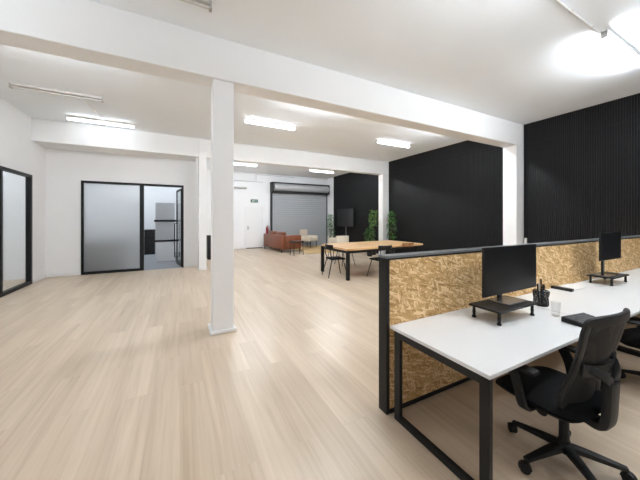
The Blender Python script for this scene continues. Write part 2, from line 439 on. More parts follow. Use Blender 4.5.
# unseen window added behind the viewer to let in soft daylight
w = struct_root('added_window'); tag(w, 'wide unseen window added behind the viewer for soft daylight', 'window')
b = B()
for x in (-2.6, -.1, 2.4, 4.9, 7.34): box(b, x, x+.06, YN-.09, YN-.03, .15, 3.3)
for z in (.15, 3.24): box(b, -2.54, 7.34, YN-.09, YN-.03, z, z+.06)
obj('frame', b, 'black', w)
pl = bpy.data.lights.new('daylight_portal', 'AREA'); pl.shape = 'RECTANGLE'; pl.size = 10; pl.size_y = 3.15; pl.cycles.is_portal = True
po = bpy.data.objects.new('daylight_portal', pl); COL.objects.link(po); po.location = (2.4, YN-.1, 1.72); po.rotation_euler = (PI/2, 0, 0)

# left wall glazing
w = struct_root('window_2'); tag(w, 'black framed clear glass window in the left wall', 'window')
b = B(); X0, X1 = XL-.07, XL+.03
for y0, y1 in ((wy0, wy0+.06), (7.93, 8.0), (wy1-.075, wy1)): box(b, X0, X1, y0, y1, 0, wz)
for y0, y1 in ((wy0+.06, 7.93), (8.0, wy1-.075)):
    box(b, X0, X1, y0, y1, wz-.065, wz); box(b, X0, X1, y0, y1, 0, .07)
obj('frame', b, 'black', w)
for y0, y1 in ((wy0+.06, 7.93), (8.0, wy1-.075)):
    b = B(); box(b, XL-.025, XL-.015, y0, y1, .07, wz-.065); obj('pane', b, 'clear', w)

# ------------------------------------------------------------------ roller shutter, exit door
rx0, rx1 = 4.54, 8.12
r = struct_root('door_3'); tag(r, 'grey corrugated steel roller shutter door in the far wall', 'door')
b = B(); z = 0.0; prof = []
zt = 3.18; n = 26; hgt = zt/n
pts = []
for i in range(n):
    for k, yy in ((0, 0.), (.15, -.012), (.5, -.016), (.85, -.012), (.97, 0.)): pts.append((YF-.045+yy, (i+k)*hgt))
pts.append((YF-.045, zt))
vl = [b.verts.new((rx0+.06, y, zz)) for y, zz in pts]; vr = [b.verts.new((rx1, y, zz)) for y, zz in pts]
for i in range(len(pts)-1): b.faces.new((vl[i], vr[i], vr[i+1], vl[i+1]))
back = [b.verts.new(v) for v in ((rx0+.06, YF-.005, 0), (rx1, YF-.005, 0), (rx1, YF-.005, zt), (rx0+.06, YF-.005, zt))]; b.faces.new(back)
obj('curtain', b, 'roller', r)
b = B(); box(b, rx0, rx0+.1, YF-.12, YF, 0, 3.68, .005); obj('guide_rail', b, 'black', r)
b = B(); box(b, rx1-.02, rx1+.05, YF-.12, YF, 0, 3.2, .005); obj('guide_rail', b, 'stand', r)
b = B(); lathe_pts = []
sweep(b, [(rx0+.12, YF-.26, 3.40), (rx1-.02, YF-.26, 3.40)], .22, n=28); obj('roll', b, 'rollerbox', r, smooth=True)
b = B(); box(b, rx0-.02, rx1+.03, YF-.42, YF, 3.60, 3.67, .005); obj('top_angle', b, 'black', r)
b = B(); box(b, rx0+.1, rx1-.02, YF-.40, YF-.06, 3.09, 3.2, .02); obj('bottom_cover', b, 'black', r)
for x in (rx0+.0, rx1-.03):
    b = B(); box(b, x, x+.06, YF-.46, YF, 3.12, 3.64, .03); obj('end_bracket', b, 'black', r)

d = struct_root('door_2'); tag(d, 'plain white exit door in the far wall under a green sign', 'door')
dx0, dx1 = 3.20, 4.10
b = B(); box(b, dx0, dx1, YF-.035, YF-.001, .035, 2.26, .004); obj('leaf', b, 'trim', d)
b = B(); box(b, dx0-.07, dx0-.005, YF-.05, YF-.001, 0, 2.33, .004); box(b, dx1+.005, dx1+.07, YF-.05, YF-.001, 0, 2.33, .004); box(b, dx0-.005, dx1+.005, YF-.05, YF-.001, 2.265, 2.33, .004)
obj('frame', b, 'wall', d)
b = B(); box(b, dx0, dx1, YF-.05, YF-.001, 0.002, .03); obj('threshold', b, 'black', d)
b = B(); cyl(b, (dx0+.09, YF-.034, 1.12), (dx0+.09, YF-.085, 1.12), .018); box(b, dx0+.06, dx0+.2, YF-.10, YF-.08, 1.11, 1.135, .005); box(b, dx0+.05, dx0+.13, YF-.04, YF-.034, 1.03, 1.23, .003); obj('handle', b, 'steel', d)

# exit sign: board, running figure, lettering made of bars
s = thing('exit_sign', 'small green and white exit sign above the white far door', 'sign', (3.64, YF, 2.60))
b = B(); box(b, -.195, .195, -.035, -.001, -.085, .085, .006); obj('board', b, 'green', s)
b = B()
def bars(b, segs, ox, sx, sz, t=.008):
    for (x0, z0, x1, z1) in segs:
        p, q = Vector((ox+x0*sx, -.037, (z0-.5)*sz)), Vector((ox+x1*sx, -.037, (z1-.5)*sz))
        sweep(b, [p, q], t, .003, n=4, side=(q-p).cross(Vector((0, 1, 0))), power=8)
G = {'E': ((0, 0, 0, 1), (0, 1, 1, 1), (0, .5, .8, .5), (0, 0, 1, 0)), 'X': ((0, 0, 1, 1), (0, 1, 1, 0)), 'I': ((.5, 0, .5, 1),), 'T': ((.5, 0, .5, 1), (0, 1, 1, 1))}
for k, ch in enumerate('EXIT'): bars(b, G[ch], -.12+k*.066, .045, .085)
obj('lettering', b, 'signwhite', s)

# conduits and air conditioner on the far wall
b = B(); sweep(b, [(2.2, YF-.02, 3.66), (4.12, YF-.02, 3.66)], .02, n=8); sweep(b, [(3.74, YF-.02, 3.66), (3.74, YF-.02, 4.06)], .016, n=8); sweep(b, [(3.74, YF-.02, 4.06), (6.0, YF-.02, 4.06)], .016, n=8)
tag(obj('conduit', b, 'pipe'), 'thin grey conduit stepping up the far white wall toward the ceiling', 'pipe')
a = thing('air_conditioner', 'white wall mounted air conditioner high on the far wall, half hidden by the near column', 'air conditioner', (2.72, YF, 3.26))
b = B(); box(b, -.48, .48, -.24, -.001, 0, .34, .03, 3); obj('casing', b, 'trim', a)
b = B(); box(b, -.44, .44, -.243, -.236, .02, .06, .002); obj('louvre', b, 'pipe', a)
b = B(); sweep(b, [(8.13, 3.93, .0), (8.13, 3.93, 1.10)], .028, n=8, power=6); tag(obj('conduit', b, 'trim'), 'short white conduit upright at the near edge of the pilaster beyond the monitors', 'pipe')

# fire extinguisher
f = thing('fire_extinguisher', 'red fire extinguisher hung on the far wall behind the tan sofa', 'fire extinguisher', (4.34, YF-.1, .80)); f.scale = (.9, .9, .85)
b = B(); lathe(b, (0, 0, 0), [(.06, 0), (.075, .02), (.075, .36), (.06, .41), (.025, .44), (.02, .47)]); obj('cylinder', b, 'red', f, True)
b = B(); box(b, -.02, .02, -.06, .03, .47, .49, .004); box(b, -.02, .02, -.07, .01, .505, .52, .004); cyl(b, (0, 0, .44), (0, 0, .51), .014); obj('valve', b, 'black', f)
b = B(); sweep(b, spline([(0, 0, .48), (.07, -.02, .5), (.1, -.03, .4), (.085, -.03, .15)]), .01, n=8); obj('hose', b, 'black', f, True)
b = B(); box(b, -.03, .03, .05, .1, .2, .3); obj('bracket', b, 'black', f)

# ------------------------------------------------------------------ ceiling battens
def batten(x0, x1, y, lit, label, tube='lamp', drop=0.):
    L = x1-x0
    t = thing('batten_light', label, 'ceiling light', ((x0+x1)/2, y, CEIL-drop), 0, 'fluorescent battens on the ceiling')
    b = B(); box(b, -L/2, L/2, -.036, .036, -.055, -.001, .006); obj('housing', b, 'fixture' if lit else 'unlit', t)
    if drop:  # only the added fill battens hang below the ceiling
        for sx in (-1, 1):
            b = B(); cyl(b, (sx*L*.35, 0, -.002), (sx*L*.35, 0, drop-.001), .004, n=6); obj('suspension_wire', b, 'steel', t)
    b = B(); sweep(b, [(-L/2+.03, 0, -.088), (L/2-.03, 0, -.088)], .018, n=16); obj('tube', b, tube if lit else 'unlit', t, True)
    for sx in (-1, 1):
        b = B(); box(b, sx*(L/2-.015)-.015, sx*(L/2-.015)+.015, -.037, .037, -.108, -.02, .004); obj('end_cap', b, 'endcap' if not lit else 'fixture', t)
    return t
batten(-2.78, -1.41, 7.06, False, 'unlit white batten on the ceiling at far left, nearer than the lit one')
batten(-2.45, -1.05, 8.68, True, 'lit batten on the ceiling at left above the frosted glass panel', 'lamp_soft')
batten(1.42, 2.80, 6.92, True, 'lit batten on the ceiling just right of the near white column', 'lamp_soft')
batten(5.52, 6.92, 6.85, True, 'lit batten near the right black slat wall in the middle bay', 'lamp_soft')
batten(5.80, 7.20, 12.45, True, 'lit far batten in front of the roller shutter', 'lamp_soft')
batten(1.75, 3.15, 12.45, True, 'lit far batten half hidden behind the near white column', 'lamp_soft')
batten(5.02, 6.62, 1.50, True, 'large bright batten at the upper right corner of the photo', 'lamp')
batten(-.95, .33, 3.38, False, 'unlit batten cut off by the top edge of the photo')
# unseen battens added around the viewer and behind the beams as fill light
batten(-3.1, -1.7, 1.9, True, 'added unseen fill batten hung over the left of the viewer', 'fill_low', .55)
batten(4.2, 5.7, -1.2, True, 'added unseen fill batten hung behind the viewer, right side', 'lamp', .55)
batten(2.0, 3.35, .55, True, 'added unseen fill batten hung over the nearest desk, above the picture', 'lamp', .55)
for x in (-2.2, 2.0, 5.5): batten(x, x+1.4, 4.74, True, 'added fill batten hidden behind the near ceiling beam, ' + {-2.2: 'left side', 2.0: 'middle', 5.5: 'right side'}[x], 'fill_low' if x < 0 else 'fill_bay', .08)
for x in (2.0, 5.5): batten(x, x+1.4, 10.9, True, 'added fill batten hidden behind the far ceiling beam, ' + {2.0: 'middle', 5.5: 'right side'}[x], 'fill_bay')
batten(-2.2, -.8, 12.4, True, 'added unseen fill batten on the ceiling inside the glazed office')  # unseen lamp added to light the office behind the glass
batten(-5.6, -4.2, 8.0, True, 'lit batten on the ceiling of the side room behind the left window')
def conduit(p, q, label):
    b = B(); sweep(b, [p, q], .012, n=8)
    P, Q = Vector(p), Vector(q)
    for t in (.1, .5, .85):
        m_ = P.lerp(Q, t); box(b, m_.x-.02, m_.x+.02, m_.y-.02, m_.y+.02, m_.z-.008, CEIL-.001)
    tag(obj('ceiling_conduit', b, 'fixture'), label, 'pipe')
conduit((3.4, 1.53, CEIL-.015), (5.02, 1.55, CEIL-.015), 'white conduit on the ceiling leading to the bright batten at upper right')
conduit((-1.78, 7.11, CEIL-.015), (-1.73, 8.67, CEIL-.015), 'white conduit on the ceiling between the unlit and lit battens at left')

# ------------------------------------------------------------------ desk screen (OSB partition)
PX0, PX1, PY0, PY1, PZ = 1.50, 8.0, 1.73, 1.83, 1.298
p = thing('desk_screen', 'long OSB office screen with black end post behind the white desks', 'office screen', (PX0, PY0, 0))
b = B(); box(b, 0, .032, 0, PY1-PY0, 0, PZ-.022, .002); obj('end_post', b, 'black', p)
b = B(); box(b, 0, PX1-PX0, -.004, PY1-PY0+.004, PZ-.02, PZ, .002); obj('cap_rail', b, 'cap', p)
b = B(); box(b, .033, PX1-PX0, 0.002, PY1-PY0-.002, .04, PZ-.035, 0); obj('osb_panel', b, 'osb', p)
b = B(); box(b, .033, PX1-PX0, -.002, PY1-PY0+.002, PZ-.034, PZ-.021); obj('top_channel', b, 'black', p)
b = B(); box(b, .033, PX1-PX0, -.004, PY1-PY0+.004, 0.004, .039, .002); obj('bottom_rail', b, 'black', p)

# ------------------------------------------------------------------ desks
DZ = .73
def make_desk(label):
    t = thing('office_desk', label, 'desk', (1.53, .915, 0), 0, 'white desks along the OSB screen')
    W, Dp = 1.612, .808
    b = B(); box(b, 0, W, 0, Dp, DZ-.025, DZ, .003); obj('desktop', b, 'desk', t)
    for x in (0.0, W-.034):
        fr = B()
        box(fr, x, x+.032, .002, .062, 0, DZ-.026, .003); box(fr, x, x+.032, .70, .76, 0, DZ-.026, .003)
        box(fr, x, x+.032, .062, .70, 0, .05, .003); box(fr, x, x+.032, .062, .70, DZ-.075, DZ-.026, .003)
        obj('leg_frame', fr, 'black', t)
    b = B(); box(b, .033, W-.035, .12, .16, DZ-.066, DZ-.026, .003); box(b, .033, W-.035, .60, .64, DZ-.066, DZ-.026, .003); obj('under_rail', b, 'black', t)
    return t
dk = make_desk('nearest white desk, with the big monitor, riser and pencil cup')
dup(dk, (3.155, .915, 0), 0, 'second white desk along the screen, bare except for paper')
dup(dk, (4.78, .915, 0), 0, 'third white desk, carrying the smaller far monitor')
dup(dk, (6.405, .915, 0), 0, 'last white desk, beyond the far monitor at the right edge')

# ------------------------------------------------------------------ risers and monitors
def make_riser(x0, x1, y0, y1, z, label):
    t = thing('monitor_riser', label, 'monitor stand', ((x0+x1)/2, (y0+y1)/2, DZ+.001), 0, 'black monitor risers')
    w, d_ = (x1-x0)/2, (y1-y0)/2; h = z-DZ-.001
    b = B(); box(b, -w, w, -d_, d_, h-.018, h, .006); obj('top_plate', b, 'black', t)
    for sx in (-1, 1):
        for sy in (-1, 1):
            b = B(); x, y = sx*(w-.035), sy*(d_-.03)
            lathe(b, (x, y, 0), [(.016, 0), (.018, .005), (.018, .012), (.012, .018), (.012, h*.35), (.0135, h*.37), (.0135, h*.45), (.012, h*.47), (.012, h-.019)], 14); obj('leg', b, 'black', t, True)
    return t
make_riser(2.29, 2.865, 1.285, 1.56, .85, 'black riser under the big monitor on the nearest desk')
make_riser(4.97, 5.52, 1.395, 1.66, .838, 'black riser under the far monitor on the third desk')

def make_monitor(cx, y, z0, z1, w, bx, by, bw, bd, zb, label):
    t = thing('monitor', label, 'monitor', (bx, by, zb+.001), 0, 'black desktop monitors')
    X0, X1 = cx-w/2-bx, cx+w/2-bx; Y = y-by; Z0, Z1 = z0-zb, z1-zb
    b = B(); box(b, X0, X1, Y, Y+.018, Z0, Z1, .003); box(b, X0+w*.2, X1-w*.2, Y+.017, Y+.062, Z0+.06, Z1-.08, .012); body = obj('housing', b, 'blackgloss', t)
    b = B(); box(b, X0+.008, X1-.008, Y-.0015, Y+.001, Z0+.018, Z1-.008); obj('screen', b, 'screen', t)
    b = B(); box(b, -bw/2, bw/2, -bd/2, bd/2, 0, .012, .005); obj('foot', b, 'stand', t)
    b = B(); box(b, -.028, .028, Y+.066, Y+.09, .012, Z0+.2, .006); obj('neck', b, 'blackgloss', t)
    return t
make_monitor(2.722, 1.425, .928, 1.354, .85, 2.66, 1.44, .28, .20, .85, 'big black monitor on the nearest desk')
make_monitor(5.12, 1.46, 1.06, 1.425, .68, 5.10, 1.53, .24, .2, .838, 'smaller far monitor standing on the third desk')

# ------------------------------------------------------------------ things on the near desk
c = thing('pencil_cup', 'black wire mesh pencil cup full of pens beside the big monitor', 'pencil cup', (3.245, 1.43, DZ+.001))
b = B()
n = 28
for r0, z0, r1, z1 in ((.056, .004, .062, .145),):
    ra_ = [b.verts.new((r0*math.cos(2*PI*k/n), r0*math.sin(2*PI*k/n), z0)) for k in range(n)]; rb_ = [b.verts.new((r1*math.cos(2*PI*k/n), r1*math.sin(2*PI*k/n), z1)) for k in range(n)]
    for k in range(n): b.faces.new((ra_[k], ra_[(k+1) % n], rb_[(k+1) % n], rb_[k]))
obj('mesh_wall', b, 'cupnet', c, True)
b = B(); lathe(b, (0, 0, 0), [(.058, 0), (.06, .004), (.058, .012), (.05, .013)], 28); obj('base', b, 'black', c, True)
b = B(); loop = [(.062*math.cos(2*PI*k/28), .062*math.sin(2*PI*k/28), .147) for k in range(28)]
ring_sweep(b, loop, .004, .004, 8, [(0, 0, 1)]*28); obj('rim', b, 'black', c, True)
b = B()
for dr in (-1, 1):
    for a0 in (-2.25, -.7, .85, 2.4):
        pts = [((.0585+.006*t)*math.cos(a0+dr*(t-.5)*1.1), (.0585+.006*t)*math.sin(a0+dr*(t-.5)*1.1), .008+.135*t) for t in [i/8 for i in range(9)]]
        sweep(b, pts, .009, .002, n=6)
obj('cross_brace', b, 'black', c, True)
for k, (dx, dy, lx, ly, hgt_, mt) in enumerate(((-.03, .01, -.035, .01, .20, 'black'), (-.01, -.02, .0, .015, .25, 'blackgloss'), (.02, .01, .055, -.01, .19, 'black'), (.0, .025, -.012, .0, .21, 'penwhite'), (.01, -.01, .02, -.02, .18, 'blue'))):
    pen = thing('pen', ('short black pen leaning left in the mesh cup', 'tallest black pen standing in the mesh cup', 'thick black marker leaning right in the mesh cup', 'white pen in the mesh cup', 'dark blue pen in the mesh cup')[k], 'pen', (3.245+dx*.6, 1.43+dy*.6, DZ+.018), 0, 'pens in the mesh cup')
    th = .006 if k != 2 else .009
    b = B(); p0, p1 = Vector((0, 0, 0)), Vector((lx*.7, ly*.7, hgt_)); sweep(b, [p0, p0.lerp(p1, .1), p1.lerp(p0, .25)], [th*.3, th, th], n=10); obj('barrel', b, mt, pen, True)
    b = B(); sweep(b, [p1.lerp(p0, .24), p1.lerp(p0, .02), p1], [th*1.15, th*1.15, th*.5], n=10); obj('cap', b, 'black' if mt != 'penwhite' else 'penwhite', pen, True)

b = B()
n = 24; prof = [(.026, 0), (.029, .002), (.034, .125), (.032, .125), (.027, .008)]
lathe(b, (0, 0, 0), prof, n); g = obj('drinking_glass', b, 'glasscup', None, True); g.location = (3.0, 1.21, DZ+.001)
tag(g, 'clear drinking glass on the nearest desk between the keyboard and mesh cup', 'glass')

k = thing('keyboard', 'black keyboard on the nearest desk just behind the chair back', 'keyboard', (3.01, 1.03, DZ+.001), math.radians(-8))
b = B(); vs = box(b, -.145, .145, -.075, .075, 0, .03, .006)
for v in vs: v.co.z += .10*max(0, v.co.y+.075)*(1 if v.co.z > .012 else 0)
obj('case', b, 'black', k)
b = B()
for i in range(15):
    for j in range(5):
        x = -.135+i*.0181; y = -.064+j*.0262
        box(b, x, x+.016, y, y+.0235, .03+.10*(y+.085)-.002, .037+.10*(y+.085), .002, 1)
obj('key_field', b, 'keys', k)

b = B(); box(b, -.028, .028, -.105, .105, 0, .035, .006); o = obj('pen_tray', b, 'blackgloss'); o.location = (4.175, 1.62, DZ+.001)
tag(o, 'slim black box lying against the screen right of the mesh cup', 'box')
b = B(); box(b, -.19, .19, -.1, .09, 0, .012, .002); o = obj('paper_stack', b, 'paper'); o.location = (4.41, 1.63, DZ+.001)
tag(o, 'thin stack of white paper next to the slim black box', 'paper')

# ------------------------------------------------------------------ office chair
def make_office_chair(label, loc, rz):
    t = thing('office_chair', label, 'office chair', loc, rz, 'black mesh office chairs')
    # five-star base
    hub = B(); lathe(hub, (0, 0, 0), [(.03, .085), (.045, .09), (.045, .135), (.032, .15), (.032, .16)], 20); hub = obj('base_hub', hub, 'plastic', t, True)
    for i in range(5):
        a = math.radians(164+72*i)-rz; ca, sa = math.cos(a), math.sin(a)
        b = B(); sweep(b, [(ca*q, sa*q, z) for q, z in ((.03, .118), (.12, .108), (.22, .092), (.30, .078))], [.022, .02, .017, .013], [.032, .028, .022, .019], n=10, side=(0, 0, 1), power=3.5)
        leg = obj('base_leg', b, 'plastic', t, True)
        b = B(); cyl(b, (ca*.296, sa*.296, .03), (ca*.296, sa*.296, .078), .011)
        ax = Vector((-sa, ca, 0))*.0; tn = Vector((math.cos(a+.9), math.sin(a+.9), 0)); cc = Vector((ca*.306, sa*.306, .0285))
        for s_ in (-1, 1):
            sweep(b, [cc+tn*s_*.006, cc+tn*s_*.009, cc+tn*s_*.020, cc+tn*s_*.024], [.02, .028, .028, .02], n=18)
        fw = tn.cross(Vector((0, 0, 1)))
        hood = [cc+fw*(.03*math.cos(q))+Vector((0, 0, .032*math.sin(q))) for q in [PI*j/8 for j in range(9)]]
        sweep(b, hood, .006, .02, n=8, side=(0, 0, 1), power=4)
        obj('caster', b, 'plastic', leg, True)
    b = B(); cyl(b, (0, 0, .15), (0, 0, .30), .027, n=20); cyl(b, (0, 0, .29), (0, 0, .405), .018, n=20); obj('gas_lift', b, 'plastic', t, True)
    b = B(); box(b, -.09, .09, -.13, .13, .395, .435, .012); sweep(b, [(.08, .03, .415), (.24, .04, .41)], .007, n=8); box(b, .22, .28, .02, .06, .402, .418, .004); obj('mechanism', b, 'plastic', t)
    b = B(); cyl(b, (-.20, .03, .385), (-.12, .03, .40), .032, .03, 18); obj('tension_knob', b, 'plastic', t, True)
    # seat cushion
    b = B(); g_ = bmesh.ops.create_grid(b, x_segments=12, y_segments=12, size=1.)
    top = g_['verts']
    def seatpt(x, y, top_):
        e = 5.; r_ = (abs(x)**e+abs(y)**e)**(1/e); m_ = max(abs(x), abs(y)); s_ = m_/r_ if r_ > 1e-6 else 1
        X = x*s_*.284; Y = y*s_*.255+.068
        edge = max(0, r_*s_); dome = (1-min(1, m_)**(4 if top_ else 9))
        z = .452+(.055*dome if top_ else -.062*dome) - (.022*max(0, y)**3) + (.008*abs(x)**2 if top_ else 0)
        return Vector((X, Y, z))
    bot = {}
    base = [(v, v.co.x, v.co.y) for v in top]
    for v, x, y in base: v.co = seatpt(x, y, True)
    g2 = bmesh.ops.create_grid(b, x_segments=12, y_segments=12, size=1.)
    for v in g2['verts']:
        x, y = v.co.x, v.co.y; v.co = seatpt(x, y, False)
    bmesh.ops.remove_doubles(b, verts=b.verts[:], dist=.0008)
    obj('seat', b, 'fabric', t, True, sub=1)
    # back: tilted and curved plane
    def bp(x, z, off=0.):
        return Vector((x, -.125-.29*max(0, z-.56)-.012*math.sin((z-.52)/.5*PI)+.05*(x/.225)**2-off, z))
    W = lambda z: .207+.018*min(1, max(0, (z-.56)/.35))
    out = []
    for x, z in ((-.165, .462), (0, .452), (.165, .462), (.207, .52), (.213, .74), (.224, .90), (.228, .985), (.20, 1.028), (0, 1.04), (-.20, 1.028), (-.228, .985), (-.224, .90), (-.213, .74), (-.207, .52)):
        out.append((x, z))
    o3 = spline([(x, 0, z) for x, z in out], 5, True)
    loop = [bp(v.x, v.z) for v in o3]
    b = B(); ring_sweep(b, loop, .014, .031, 10, [(0, 1, 0)]*len(loop), 3.); obj('back_frame', b, 'plasticgrey', t, True)
    b = B(); cols, rows = 14, 18; gr = []
    for j in range(rows+1):
        z = .462+.568*j/rows; w_ = W(z)-.006
        if j in (0, rows): w_ -= .04
        gr.append([b.verts.new(bp(-w_+2*w_*i/cols, z, -.004)) for i in range(cols+1)])
    for j in range(rows):
        for i in range(cols): b.faces.new((gr[j][i], gr[j][i+1], gr[j+1][i+1], gr[j+1][i]))
    obj('back_mesh', b, 'net', t, True)
    b = B(); sweep(b, [bp(x, .72+.02*(x/.2)**2, .022) for x in [-.2+.04*i for i in range(11)]], .035, .008, n=8, side=(0, 0, 1), power=3); obj('lumbar_support', b, 'plasticgrey', t, True)
    # spine: L bracket and two arms to the frame
    b = B(); sweep(b, spline([(0, -.06, .41), (0, -.13, .388), (0, -.185, .385), (0, -.212, .43), (0, -.22, .55), (0, -.225, .66)], 5), .026, .056, n=10, side=(0, 1, .6), power=4)
    for s_ in (-1, 1):
        sweep(b, spline([(s_*.02, -.225, .655), (s_*.08, -.222, .705), (s_*.14, -.19, .74), (s_*.205, -.135, .76)], 5), [.014]*16, [.034-.0012*i for i in range(16)], n=10, side=(0, 1, 0), power=4)
    obj('back_spine', b, 'plasticgrey', t, True)
    for s_ in (-1, 1):
        b = B(); sweep(b, spline([(s_*.10, .07, .41), (s_*.25, .075, .395), (s_*.302, .08, .42), (s_*.312, .11, .55), (s_*.305, .15, .64)], 5), .011, [.032]*21, n=10, side=(1, 0, .5), power=4)
        arm = obj('armrest', b, 'plasticgrey', t, True)
        b = B(); box(b, s_*.30-.04, s_*.30+.04, .0, .25, .642, .668, .012, 3); obj('arm_pad', b, 'plastic', arm)
    return t
CH = make_office_chair('black mesh office chair pulled up to the nearest desk', (2.235, .857, 0), math.radians(-3))
dup(CH, (4.02, .76, 0), math.radians(8), 'second black office chair, mostly hidden at the right edge under the second desk')

# ------------------------------------------------------------------ dining table
t = thing('dining_table', 'long live edge timber table with black legs in the middle distance', 'table', (5.4, 6.95, 0))
TZ = .832
cn = [(3.80, 5.88), (6.86, 6.18), (6.80, 7.72), (3.90, 7.52)]
poly = []
rnd = random.Random(3)
for i in range(4):
    A, C2 = Vector(cn[i]), Vector(cn[(i+1) % 4]); m_ = 14 if i in (0, 2) else 7
    nrm = Vector((C2.y-A.y, -(C2.x-A.x))).normalized()
    for j in range(m_):
        q = A.lerp(C2, j/m_); w_ = rnd.uniform(-.02, .02) if j else -.02
        poly.append((q.x+nrm.x*w_-5.4, q.y+nrm.y*w_-6.95))
b = B(); prism(b, poly, TZ-.05, TZ); bmesh.ops.bevel(b, geom=[e for e in b.edges if abs(e.verts[0].co.z-e.verts[1].co.z) < .001], offset=.008, segments=2, affect='EDGES'); obj('tabletop', b, 'slab', t)
lp = [(3.90, 6.00), (6.65, 6.28), (6.58, 7.56), (3.88, 7.38)]
for x, y in lp:
    b = B(); box(b, x-5.4-.04, x-5.4+.04, y-6.95-.04, y-6.95+.04, 0, TZ-.051, .004); obj('leg', b, 'black', t)
b = B()
for i in range(4):
    A, C2 = Vector((*lp[i], 0)), Vector((*lp[(i+1) % 4], 0)); o_ = Vector((5.4, 6.95, 0)); dd = (C2-A).normalized()*.05
    sweep(b, [A-o_+dd+Vector((0, 0, TZ-.095)), C2-o_-dd+Vector((0, 0, TZ-.095))], .04, .02, n=4, side=(0, 0, 1), power=8)
obj('apron', b, 'black', t)

def make_dining_chair(name, label, loc, rz, backmat, seatmat='fabric', legmat='black', h=.90, boxy=False, group=None):
    """faces +Y"""
    t = thing(name, label, 'chair', loc, rz, group)
    b = B(); box(b, -.22, .22, -.20, .23, .475, .52, .02, 3); obj('seat', b, seatmat, t, True)
    for sx in (-1, 1):
        b = B(); sweep(b, [(sx*.17, .17, .48), (sx*.25, .28, 0)], .012, n=8); obj('leg', b, legmat, t, True)
        b = B(); sweep(b, spline([(sx*.25, -.30, 0), (sx*.19, -.18, .48), (sx*.20, -.21, .62), (sx*.215, -.225, .80)], 5), .012, n=8); obj('leg', b, legmat, t, True)
    b = B(); pts = []
    for i in range(13):
        x = -.25+.5*i/12; pts.append(Vector((x, -.27+.10*(x/.25)**2, h-.058 if not boxy else h-.17)))
    sweep(b, pts, .055 if not boxy else .18, .012 if not boxy else .03, n=10, side=(0, 0, 1), power=3.5); obj('backrest', b, backmat, t, True)
    return t
dc = make_dining_chair('dining_chair', 'black chair at the left end of the timber table', (3.90, 6.66, 0), math.radians(-97), 'black', group='chairs around the timber table')
dup(dc, (4.93, 5.93, 0), math.radians(4), 'black chair on the near side of the timber table, half hidden by the screen post')
make_dining_chair('dining_chair', 'chair with a brown wooden back at the right end of the timber table', (6.05, 6.22, 0), math.radians(5), 'brownwood', group='chairs around the timber table')
make_dining_chair('upholstered_chair', 'cream upholstered chair behind the timber table', (5.14, 8.1, 0), math.radians(176), 'cream', 'cream', 'stand', 1.0, True, 'cream chairs behind the timber table')
make_dining_chair('upholstered_chair', 'lower cream chair partly hidden at the far left corner of the timber table', (5.32, 9.0, 0), math.radians(172), 'cream', 'cream', 'stand', .87, True, 'cream chairs behind the timber table')

# ------------------------------------------------------------------ lounge
s = thing('sofa', 'tan leather sofa in front of the roller shutter, back turned to the room', 'sofa', (4.65, 13.38, 0), math.radians(5)); s.scale = (1.08, 1.07, 1.03)
b = B(); box(b, -.48, .48, -1.08, 1.08, .16, .40, .03, 3); obj('frame', b, 'tan', s, True)
b = B(); box(b, -.50, -.30, -1.10, 1.10, .17, .80, .05, 3); obj('backrest', b, 'tan', s, True)
for sy in (-1, 1):
    b = B(); box(b, -.30, .50, sy*1.0-.10, sy*1.0+.10, .17, .80 if sy < 0 else .66, .05, 3); obj('armrest', b, 'tan', s, True)
for y in (-.45, .45):
    b = B(); box(b, -.29, .49, y-.44, y+.44, .40, .55, .05, 3); obj('seat_cushion', b, 'tan', s, True)
    b = B(); box(b, -.31, -.12, y-.43, y+.43, .53, .95, .07, 3); obj('back_cushion', b, 'tan', s, True)
for x in (-.45, .45):
    for y in (-1.02, 1.02):
        b = B(); cyl(b, (x, y, 0), (x, y, .17), .018, .026, 10); obj('leg', b, 'black', s, True)

a = thing('armchair', 'cream armchair beyond the tan sofa, against the roller shutter', 'armchair', (6.50, 14.05, .0155), math.radians(214)); a.scale = (1.1, 1.1, 1.08)
b = B(); box(b, -.34, .34, -.30, .32, .32, .46, .05, 3); obj('seat', b, 'cream', a, True)
b = B(); box(b, -.34, .34, -.38, -.26, .36, .92, .05, 3); obj('backrest', b, 'cream', a, True)
for sx in (-1, 1):
    b = B(); box(b, sx*.36-.035, sx*.36+.035, -.34, .32, .34, .60, .03, 3); obj('armrest', b, 'cream', a, True)
    for y in (-.28, .28):
        b = B(); cyl(b, (sx*.30, y, 0), (sx*.30, y, .33), .014, .018, 8); obj('leg', b, 'black', a, True)

st = thing('stool', 'dark brown leather stool with black metal legs at the near end of the sofa', 'stool', (4.66, 11.35, 0), math.radians(8))
b = B(); box(b, -.27, .27, -.2, .2, .54, .63, .03, 3); obj('seat', b, 'brown', st, True)
for sx in (-1, 1):
    for sy in (-1, 1):
        b = B(); cyl(b, (sx*.24, sy*.17, 0), (sx*.22, sy*.15, .55), .013, n=8); obj('leg', b, 'black', st)
b = B()
for sx in (-1, 1): cyl(b, (sx*.235, -.16, .2), (sx*.235, .16, .2), .009, n=8)
cyl(b, (-.235, 0, .2), (.235, 0, .2), .009, n=8); obj('stretcher', b, 'black', st)

b = B(); box(b, 5.3, 7.3, 11.35, 14.6, .001, .014, .004); tag(obj('rug', b, 'jute'), 'tan jute rug on the floor beside the sofa', 'rug')

